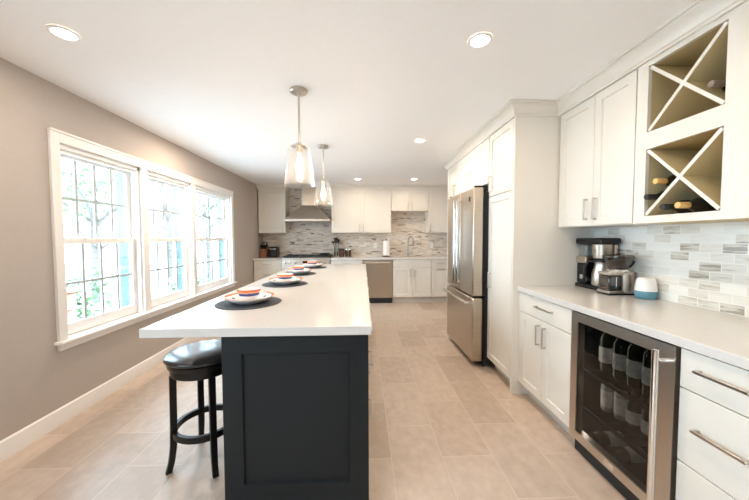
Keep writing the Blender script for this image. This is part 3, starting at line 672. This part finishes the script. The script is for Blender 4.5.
# ------------------------------------------------------------------ range and hood
rx0, rx1 = -1.600, -.658
rg = thing('range_cooker', ((rx0 + rx1) / 2, 6.25, 0), 'stainless gas range with black grates under the hood', 'range')
B(rx0, rx1, 5.96, 6.56, .09, .905).build('body', M['steelh'], rg)
B(rx0 + .01, rx1 - .01, 6.03, 6.55, 0, .09).build('toe_kick', M['blackmat'], rg)
B(rx0, rx1, 5.93, 6.56, .905, .925).build('cooktop', M['steelh'], rg, bevel=.003)
cp = B(rx0, rx1, 5.925, 5.96, .775, .903).build('control_panel', M['steelh'], rg, bevel=.003)
B(-1.19, -1.05, 5.922, 5.926, .815, .865).build('display', M['display'], cp)
for x in (-1.53, -1.43, -1.33, -.97, -.87, -.77):
    MB().lathe([(.026, 0), (.026, -.006), (.020, -.010), (.019, -.034), (0, -.035)], (x, 5.925, .835), 24, 'y').build('knob', M['chrome'], cp)
od = B(rx0 + .004, rx1 - .004, 5.93, 5.96, .20, .768).build('oven_door', M['steelh'], rg, bevel=.003)
B(rx0 + .15, rx1 - .15, 5.926, 5.931, .33, .62).build('oven_window', M['display'], od)
h = MB().tube([(rx0 + .06, 5.875, .715), (rx1 - .06, 5.875, .715)], .013, 12)
for x in (rx0 + .09, rx1 - .09): h.tube([(x, 5.875, .715), (x, 5.932, .715)], .009, 10)
h.build('handle', M['chrome'], od)
B(rx0 + .004, rx1 - .004, 5.93, 5.96, .095, .195).build('storage_drawer', M['steelh'], rg, bevel=.003)
for k in range(3):
    x0 = rx0 + .02 + k * .302; x1 = x0 + .296
    mb = B(x0, x1, 5.975, 5.99, .926, .962).box(x0, x1, 6.515, 6.53, .926, .962).box(x0, x0 + .015, 5.99, 6.515, .926, .962).box(x1 - .015, x1, 5.99, 6.515, .926, .962)
    for q in (.25, .5, .75): mb.box(x0 + .015, x1 - .015, 5.99 + .525 * q - .006, 5.99 + .525 * q + .006, .945, .962)
    mb.box((x0 + x1) / 2 - .006, (x0 + x1) / 2 + .006, 5.99, 6.515, .945, .961)
    mb.build('grate', M['iron'], rg)
    for y in (6.12, 6.38): MB().lathe([(.045, .926), (.045, .936), (.034, .938), (.034, .944), (0, .944)], ((x0 + x1) / 2, y, 0), 24).build('burner', M['iron'], rg)
sk = thing('frying_pan', (-.80, 6.30, .9625), 'dark pan resting at the right rear of the range grates', 'pan')
MB().lathe([(0, .9625), (.085, .9625), (.105, .985), (.108, 1.0), (.105, 1.0), (.083, .968), (0, .968)], (-.80, 6.30, 0), 36).build('pan_body', M['iron'], sk, sharp=50)
MB().tube([(-.895, 6.25, .992), (-.98, 6.20, 1.004), (-1.05, 6.165, 1.004)], [.008, .010, .010], 10).build('handle', M['black'], sk)
hd = thing('range_hood', (-1.118, 6.3, 1.655), 'stainless pyramid chimney hood above the range', 'range hood')
hx0, hx1, hy0, hy1 = -1.575, -.661, 6.07, YB - .0105
B(hx0, hx1, hy0, hy1, 1.657, 1.692).build('lip', M['steelh'], hd, bevel=.002)
kx0, kx1, ky0 = -1.262, -.975, 6.30
MB().quadbox([(hx0 + .003, hy0 + .003, 1.692), (hx1 - .003, hy0 + .003, 1.692), (hx1 - .003, hy1, 1.692), (hx0 + .003, hy1, 1.692), (kx0, ky0, 1.99), (kx1, ky0, 1.99), (kx1, hy1, 1.99), (kx0, hy1, 1.99)]).build('canopy', M['steelh'], hd)
B(kx0, kx1, ky0, hy1, 1.99, ZC - .001).build('chimney', M['steel'], hd)
mb = MB()
for k in range(2): mb.box(hx0 + .05 + k * .42, hx0 + .43 + k * .42, hy0 + .05, hy1 - .06, 1.650, 1.657)
mb.build('grease_filter', M['nickel'], hd)

# ------------------------------------------------------------------ dishwasher
dx0, dx1 = -.022, .582
dw = thing('dishwasher', (.28, 6.2, 0), 'stainless dishwasher with a bar handle left of the sink cabinet', 'dishwasher')
B(dx0, dx1, 5.965, 6.55, .10, .87).build('tub', M['grey'], dw)
d = B(dx0 + .002, dx1 - .002, 5.94, 5.965, .118, .868).build('door', M['steel'], dw, bevel=.004)
h = MB().tube([(dx0 + .06, 5.893, .822), (dx1 - .06, 5.893, .822)], .013, 12)
for x in (dx0 + .08, dx1 - .08): h.tube([(x, 5.893, .822), (x, 5.942, .822)], .010, 10)
h.build('handle', M['chrome'], d)
B(dx0 + .004, dx1 - .004, 6.0, 6.03, 0, .10).build('toe_kick', M['blackmat'], dw)

# ------------------------------------------------------------------ things on the back counter
zc = .9155
fa = thing('kitchen_faucet', (.965, 6.45, zc), 'tall curved pull-down kitchen faucet at the sink', 'faucet')
MB().lathe([(0, zc), (.028, zc), (.028, zc + .012), (.021, zc + .02), (.021, zc + .09), (.014, zc + .10), (0, zc + .10)], (.965, 6.45, 0), 24).build('base', M['faucet'], fa)
arc = [(.965, 6.45, zc + .09), (.965, 6.45, 1.24)] + [(.965 + .05 - .05 * math.cos(t), 6.45 - .045 + .045 * math.cos(t), 1.24 + .10 * math.sin(t)) for t in [math.pi * k / 10 for k in range(1, 11)]]
MB().tube(arc, .0125, 12).build('spout', M['faucet'], fa)
e = arc[-1]; MB().lathe([(0, e[2] - .10), (.018, e[2] - .10), (.019, e[2] - .05), (.014, e[2]), (0, e[2])], (e[0], e[1], 0), 20).build('spray_head', M['faucet'], fa)
MB().tube([(.985, 6.45, zc + .06), (1.03, 6.44, zc + .075), (1.06, 6.43, zc + .11)], [.009, .008, .006], 10).build('lever', M['faucet'], fa)
pt = thing('paper_towel_holder', (.487, 6.36, zc), 'black paper towel stand on the back counter left of the faucet', 'towel holder')
MB().lathe([(0, zc), (.082, zc), (.082, zc + .010), (.078, zc + .014), (0, zc + .014)], (.487, 6.36, 0), 32).build('base', M['blackmat'], pt)
MB().lathe([(.007, zc + .012), (.007, 1.27), (.012, 1.275), (.010, 1.29), (0, 1.295)], (.487, 6.36, 0), 16).build('post', M['blackmat'], pt)
tag(MB().lathe([(.020, zc + .0345), (.070, zc + .0345), (.070, 1.252), (.020, 1.252), (.020, zc + .0345)], (.487, 6.36, 0), 40, cap=False).build('paper_towel_roll', M['paper'], origin=(.487, 6.36, zc + .03)), 'white paper towel roll standing on its black holder', 'paper towel')
def outlet(x, label):
    o = thing('wall_outlet', (x, YB - .010, 1.145), label, 'outlet', 'outlets on the mosaic backsplash')
    B(x - .038, x + .038, YB - .0155, YB - .0102, 1.087, 1.205).build('cover_plate', M['plastic_white'], o, bevel=.002)
    B(x - .017, x + .017, YB - .018, YB - .0155, 1.108, 1.184).build('socket_face', M['plastic_white'], o, bevel=.001)
outlet(.262, 'white outlet plate on the mosaic left of the paper towels'); outlet(1.503, 'white outlet plate on the mosaic right of the faucet')
# knife block
kb = thing('knife_block', (-2.07, 6.35, zc), 'reddish wooden knife block in the back left corner', 'knife block')
MB().quadbox([(-2.135, 6.27, zc), (-2.005, 6.27, zc), (-2.005, 6.44, zc), (-2.135, 6.44, zc), (-2.135, 6.30, 1.075), (-2.005, 6.30, 1.075), (-2.005, 6.46, 1.165), (-2.135, 6.46, 1.165)]).build('block', M['wood'], kb, bevel=.004)
for r_ in range(3):
    for c_ in range(4):
        x = -2.117 + c_ * .031; y = 6.33 + r_ * .045; z = 1.09 + r_ * .026
        k = thing('kitchen_knife', (x, y, z), 'knife with black and steel handle in block, %s row, %s' % (('front', 'middle', 'back')[r_], ('left end', 'left of centre', 'right of centre', 'right end')[c_]), 'knife', 'knives in the knife block')
        MB().quadbox([(x - .009, y - .014, z - .002), (x + .009, y - .014, z - .002), (x + .009, y + .012, z + .012), (x - .009, y + .012, z + .012), (x - .010, y - .05, z + .085), (x + .010, y - .05, z + .085), (x + .010, y - .022, z + .10), (x - .010, y - .022, z + .10)]).build('grip', M['black' if (r_ + c_) % 2 else 'blackmat'], k, bevel=.003)
        MB().quadbox([(x - .011, y - .053, z + .085), (x + .011, y - .053, z + .085), (x + .011, y - .020, z + .101), (x - .011, y - .020, z + .101), (x - .011, y - .056, z + .097), (x + .011, y - .056, z + .097), (x + .011, y - .023, z + .113), (x - .011, y - .023, z + .113)]).build('end_cap', M['chrome'], k, bevel=.003)
# toaster
to = thing('toaster', (-1.865, 6.35, zc), 'black toaster with steel band beside the knife block', 'toaster')
B(-1.95, -1.78, 6.24, 6.47, zc + .012, 1.135).build('body', M['black'], to, bevel=.02)
B(-1.945, -1.785, 6.245, 6.465, zc, zc + .012).build('base', M['blackmat'], to)
B(-1.928, -1.802, 6.236, 6.2405, 1.085, 1.103).build('trim_band', M['chrome'], to)
B(-1.91, -1.885, 6.27, 6.44, 1.1352, 1.137).box(-1.845, -1.82, 6.27, 6.44, 1.1352, 1.137).build('slot', M['blackmat'], to)
B(-1.88, -1.85, 6.222, 6.2395, .985, 1.0).build('lever', M['black'], to, bevel=.003)
# utensil jar
uj = thing('utensil_jar', (-.575, 6.42, zc), 'pale glass utensil jar on the back counter right of the range', 'jar')
MB().lathe([(0, zc), (.050, zc), (.055, zc + .01), (.052, zc + .165), (.056, zc + .175), (.052, zc + .175), (.048, zc + .16), (.051, zc + .012), (0, zc + .008)], (-.575, 6.42, 0), 32).build('jar_body', M['clear'], uj, sharp=50)
heads = [(-.034, -.004, .30, 'ladle'), (-.010, .026, .33, 'turner'), (.034, -.010, .30, 'spoon'), (.002, -.026, .31, 'spatula'), (.030, .024, .28, 'whisk')]
ul = {'ladle': 'black ladle standing leftmost in the utensil jar', 'turner': 'black slotted turner standing at the back of the utensil jar', 'spoon': 'black serving spoon leaning right in the utensil jar', 'spatula': 'black spatula on a pale wooden handle in the utensil jar', 'whisk': 'wooden spoon leaning far right in the utensil jar'}
for dx, dy, hh, nm in heads:
    bx, by = -.575 + dx * .75, 6.42 + dy * .9
    tx, ty = -.575 + dx * 1.5, 6.42 + dy * 1.3
    u = thing({'turner': 'slotted_turner', 'spoon': 'serving_spoon', 'whisk': 'wooden_spoon'}.get(nm, nm), (bx, by, zc + .014), ul[nm], 'utensil', 'utensils in the jar')
    MB().tube([(bx, by, zc + .014), (tx, ty, zc + hh)], .006, 8).build('handle', M['beech' if nm in ('whisk', 'spatula') else 'black'], u)
    mb = MB(); zt = zc + hh
    if nm == 'ladle': mb.lathe([(0, -.035), (.02, -.030), (.034, -.012), (.038, .006), (.035, .006), (.030, -.010), (.018, -.026), (0, -.030)], (tx - .01, ty - .03, zt + .02), 20)
    elif nm in ('turner', 'spatula'): mb.quadbox([(tx - .026, ty - .004, zt - .02), (tx + .026, ty - .004, zt - .02), (tx + .026, ty + .004, zt - .02), (tx - .026, ty + .004, zt - .02), (tx - .042, ty - .003, zt + .075), (tx + .042, ty - .003, zt + .075), (tx + .042, ty + .003, zt + .075), (tx - .042, ty + .003, zt + .075)])
    else: mb.lathe([(0, -.01), (.014, -.002), (.026, .025), (.028, .045), (.018, .068), (0, .076)], (tx, ty, zt), 16)
    mb.build('head', M['beech' if nm == 'whisk' else 'black'], u, bevel=.002 if nm in ('turner', 'spatula') else 0, sharp=50)
# canister and jars
ct = thing('canister', (-.46, 6.40, zc), 'dark brown square canister beside the utensil jar', 'canister')
B(-.515, -.405, 6.34, 6.46, zc, 1.065).build('body', M['coffee'], ct, bevel=.008)
B(-.517, -.403, 6.338, 6.462, 1.0655, 1.085).build('lid', M['blackmat'], ct, bevel=.005)
for i, x in enumerate((-.355, -.285)):
    j = thing('spice_jar', (x, 6.40, zc), ('tall glass jar with steel lid next to the dark canister', 'tall glass jar with steel lid, rightmost beside the canister')[i], 'jar', 'glass jars on the back counter')
    MB().lathe([(0, zc), (.028, zc), (.030, zc + .006), (.030, 1.055), (0, 1.055)], (x, 6.40, 0), 24).build('jar_body', M['smoke'], j)
    MB().lathe([(.031, 1.0555), (.031, 1.078), (.028, 1.081), (0, 1.081)], (x, 6.40, 0), 24).build('lid', M['chrome'], j)
# sponge dish near the sink
sd = thing('sponge_dish', (1.16, 6.30, zc), 'small dark wire sponge dish on the counter right of the faucet', 'dish')
MB().tube([(1.10, 6.27, zc + .02), (1.22, 6.27, zc + .02), (1.22, 6.33, zc + .02), (1.10, 6.33, zc + .02)], .004, 8, closed=True).build('rim', M['blackmat'], sd)
B(1.10, 1.22, 6.27, 6.33, zc, zc + .006).build('tray', M['chrome'], sd, bevel=.002)

# ------------------------------------------------------------------ coffee corner
cm = thing('coffee_maker', (1.84, 2.27, zc), 'steel and black drip coffee maker in the corner by the tall panel', 'coffee maker')
cx0, cx1, cyA, cyB = 1.755, 1.905, 2.150, 2.422
B(cx0, cx1, cyA, cyB, zc, zc + .030).build('base', M['black'], cm, bevel=.008)
B(cx0 + .008, cx1 - .008, 2.312, cyB - .006, zc + .030, 1.112).build('housing', M['black'], cm, bevel=.012)
B(cx0 + .004, cx1 - .004, 2.308, cyB - .002, 1.112, 1.162).build('steel_band', M['steel'], cm, bevel=.006)
B(cx0 + .012, cx1 - .012, 2.314, cyB - .010, 1.162, 1.262).build('water_tank', M['clear'], cm, bevel=.012)
B(cx0 + .03, cx0 + .045, 2.36, 2.375, 1.162, 1.26).build('fill_tube', M['clear'], cm)
B(cx0 - .004, cx1 + .002, cyA, cyB, 1.262, 1.312).build('lid', M['black'], cm, bevel=.012)
MB().lathe([(.040, 1.152), (.058, 1.158), (.066, 1.262)], (1.83, 2.232, 0), 36).build('brew_basket', M['steel'], cm)
B(cx1 - .03, cx1 - .008, 2.165, 2.305, zc + .03, 1.262).build('back_column', M['steel'], cm, bevel=.004)
B(cx0 - .006, cx0 + .009, 2.33, 2.36, .985, 1.02).build('power_switch', M['chrome'], cm, bevel=.003)
cf = thing('coffee_carafe', (1.825, 2.228, zc + .031), 'steel thermal carafe with black handle on the coffee maker base', 'carafe')
MB().lathe([(0, zc + .031), (.060, zc + .031), (.066, zc + .045), (.064, zc + .12), (.050, zc + .175), (.046, zc + .20), (.050, zc + .212), (0, zc + .212)], (1.825, 2.228, 0), 36).build('body', M['steelh'], cf, sharp=50)
MB().lathe([(.050, zc + .2125), (.050, zc + .226), (.04, zc + .232), (0, zc + .232)], (1.825, 2.228, 0), 36).build('lid', M['black'], cf)
MB().tube([(1.790, 2.258, zc + .215), (1.762, 2.285, zc + .212), (1.748, 2.298, zc + .17), (1.748, 2.298, zc + .10), (1.772, 2.278, zc + .065)], [.012, .012, .013, .012, .010], 10).build('handle', M['black'], cf)

gr = thing('coffee_grinder', (1.79, 2.08, zc), 'steel coffee grinder with smoky hopper in front of the coffee maker', 'coffee grinder')
gx0, gx1, gy_0, gy_1 = 1.690, 1.898, 1.995, 2.105
B(gx0, gx1, gy_0, gy_1, zc, zc + .012).build('foot', M['black'], gr, bevel=.003)
MB().lathe([(.052, zc + .012), (.055, zc + .018), (.055, zc + .152), (.050, zc + .158), (0, zc + .158)], (1.846, 2.048, 0), 40).build('motor_housing', M['steelh'], gr)
B(gx0, 1.795, gy_0 + .002, gy_1 - .002, zc + .012, zc + .03).build('cradle', M['steelh'], gr, bevel=.004)
B(gx0, 1.80, gy_0 + .002, gy_1 - .002, zc + .138, zc + .158).build('deck', M['steelh'], gr, bevel=.005)
ch = B(gx0 + .004, 1.788, gy_0 + .004, gy_1 - .006, zc + .0305, zc + .137).build('grounds_chamber', M['smoke'], gr, bevel=.008)
B(gx0 + .008, 1.784, gy_0 + .008, gy_1 - .012, zc + .034, zc + .125).build('ground_coffee', M['coffee'], ch)
B(1.738, 1.744, gy_0 + .0005, gy_0 + .004, zc + .05, zc + .125).build('chamber_rib', M['chrome'], ch)
MB().lathe([(.066, zc + .158), (.070, zc + .164), (.070, zc + .178), (.062, zc + .184), (0, zc + .184)], (1.795, 2.050, 0), 36).build('hopper_collar', M['chrome'], gr)
hp = MB().lathe([(.056, zc + .184), (.062, zc + .20), (.088, zc + .252), (.088, zc + .262), (.085, zc + .262), (.060, zc + .202), (.054, zc + .19)], (1.795, 2.050, 0), 36, cap=False).build('hopper', M['smoke'], gr)
MB().lathe([(0, zc + .186), (.052, zc + .188), (.060, zc + .208), (0, zc + .214)], (1.795, 2.050, 0), 28).build('coffee_beans', M['coffee'], hp)
MB().lathe([(.090, zc + .2625), (.090, zc + .272), (.08, zc + .276), (.02, zc + .278), (.014, zc + .288), (0, zc + .289)], (1.795, 2.050, 0), 36).build('hopper_lid', M['smoke'], gr)
MB().tube([(1.852, 2.02, zc + .19), (1.868, 2.013, zc + .215), (1.876, 2.01, zc + .235)], [.007, .007, .010], 8).build('hopper_latch', M['black'], gr)

sp = thing('smart_speaker', (1.850, 1.89, zc), 'small pale smart speaker with teal fabric base right of the grinder', 'speaker')
MB().lathe([(0, zc), (.046, zc), (.055, zc + .008), (.058, zc + .03), (.0575, zc + .052)], (1.850, 1.89, 0), 40).build('fabric_base', M['teal'], sp, sharp=60)
MB().lathe([(.0575, zc + .0522), (.056, zc + .08), (.050, zc + .118), (.046, zc + .132), (.038, zc + .137), (0, zc + .1345)], (1.850, 1.89, 0), 40).build('shell', M['fabricw'], sp, sharp=60)

# ------------------------------------------------------------------ outside the windows
struct('ground', B(-40, XL - .2, -20, 40, -.7, -.6), M['bounce_ground'])
def leafcloud(c, r, n, size, seed):
    rnd = random.Random(seed); mb = MB(); c = Vector(c)
    lobes = [(c + Vector((rnd.uniform(-1, 1) * r[0] * .6, rnd.uniform(-1, 1) * r[1] * .6, rnd.uniform(-.8, .8) * r[2] * .6)), rnd.uniform(.35, .6)) for _ in range(9)]
    for i in range(n):
        lc, ls = lobes[rnd.randrange(9)]
        d = Vector((rnd.gauss(0, 1), rnd.gauss(0, 1), rnd.gauss(0, 1))).normalized() * rnd.uniform(.5, 1.0)
        p = lc + Vector((d.x * r[0] * ls, d.y * r[1] * ls, d.z * r[2] * ls))
        a = Vector((rnd.gauss(0, 1), rnd.gauss(0, 1), rnd.gauss(0, .6))).normalized(); b = a.cross(Vector((rnd.gauss(0, 1), rnd.gauss(0, 1), 1))).normalized()
        s = size * rnd.uniform(.6, 1.3); k = len(mb.v)
        mb.v += [p - a * s, p - b * s * .45, p + a * s, p + b * s * .45]; mb.f.append((k, k + 1, k + 2, k + 3))
    return mb
def tree(loc, h, r, n, size, seed, label, mat='leaf'):
    t = thing('garden_tree', loc, label, 'tree', 'trees outside the windows')
    x, y, z = loc; rnd = random.Random(seed)
    tr = MB().tube([(x, y, z - .1), (x + rnd.uniform(-.1, .1), y + rnd.uniform(-.1, .1), z + h * .4), (x + rnd.uniform(-.3, .3), y + rnd.uniform(-.3, .3), z + h * .9)], [.14, .11, .03], 10)
    for k in range(8):
        a = rnd.uniform(0, 6.28); zz = z + h * rnd.uniform(.3, .7); L = r[0] * rnd.uniform(.6, 1)
        tr.tube([(x, y, zz), (x + math.cos(a) * L * .5, y + math.sin(a) * L * .5, zz + L * .35), (x + math.cos(a) * L, y + math.sin(a) * L, zz + L * .5)], [.05, .035, .012], 7)
    tr.build('trunk', M['bark'], t)
    leafcloud((x, y, z + h * .72), r, n, size, seed).build('foliage', M[mat], t, recalc=False)
tree((-8.0, 9.3, -.6), 4.9, (2.1, 2.1, 1.8), 1700, .09, 1, 'pale green tree seen through the upper left panes of the near window')
tree((-9.5, 15.0, -.6), 5.4, (1.9, 1.9, 1.8), 900, .09, 2, 'thin tree with bare branches seen through the middle window')
tree((-6.3, 12.6, -.6), 4.8, (1.2, 1.3, 1.5), 1000, .09, 3, 'tree seen through the far window')
tree((-15.5, 7.0, -.6), 7.5, (3.0, 3.0, 2.8), 2000, .12, 4, 'tall tree farther back beyond the near window')
def shrub(loc, r, n, seed, label):
    s = thing('garden_shrub', loc, label, 'shrub', 'shrubs outside the windows'); x, y, z = loc
    leafcloud((x, y, z + r[2] * .9), r, n, .06, seed).build('foliage', M['leafd'], s, recalc=False)
    MB().tube([(x, y, z - .05), (x, y, z + r[2])], [.05, .02], 7).build('stem', M['bark'], s)
shrub((-5.3, 5.2, -.6), (.9, .9, .9), 1500, 11, 'dark green shrub low in the near window')
shrub((-5.0, 9.0, -.6), (.7, .8, .55), 900, 12, 'green shrub low in the middle window')
# planter crate
pb = thing('wooden_planter', (-3.75, 3.62, -.6), 'orange-brown slatted wooden planter outside the near window', 'planter')
mb = MB()
for k in range(6): z = -.55 + k * .205; mb.box(-4.05, -3.45, 3.25, 3.72, z, z + .195)
mb.build('slatted_box', M['terra'], pb, bevel=.006)
B(-4.09, -3.41, 3.21, 3.76, .685, .725).build('rim', M['terra'], pb, bevel=.006)
B(-4.02, -3.48, 3.28, 3.69, -.6, -.55).build('base', M['terra'], pb)
# neighbouring house
hs = thing('neighbour_house', (-13, 16, -.6), 'white neighbouring house seen through the windows beyond the trees', 'house')
B(-17, -12, 11.5, 20, -.6, 2.6).build('walls', M['siding'], hs)
MB().quadbox([(-17.4, 11.1, 2.6), (-11.6, 11.1, 2.6), (-11.6, 20.4, 2.6), (-17.4, 20.4, 2.6), (-14.6, 11.1, 4.6), (-14.4, 11.1, 4.6), (-14.4, 20.4, 4.6), (-14.6, 20.4, 4.6)]).build('roof', M['roof'], hs)
for y in (12.6, 15.0, 17.6):
    f = B(-12.0, -11.95, y, y + 1.1, .3, 1.8).build('window', M['trim'], hs)
    mb = MB()
    for a in range(2):
        for b in range(2): mb.box(-11.955, -11.94, y + .08 + a * .49, y + .53 + a * .49, .38 + b * .7, 1.02 + b * .7)
    mb.build('pane', M['muntin'], f)
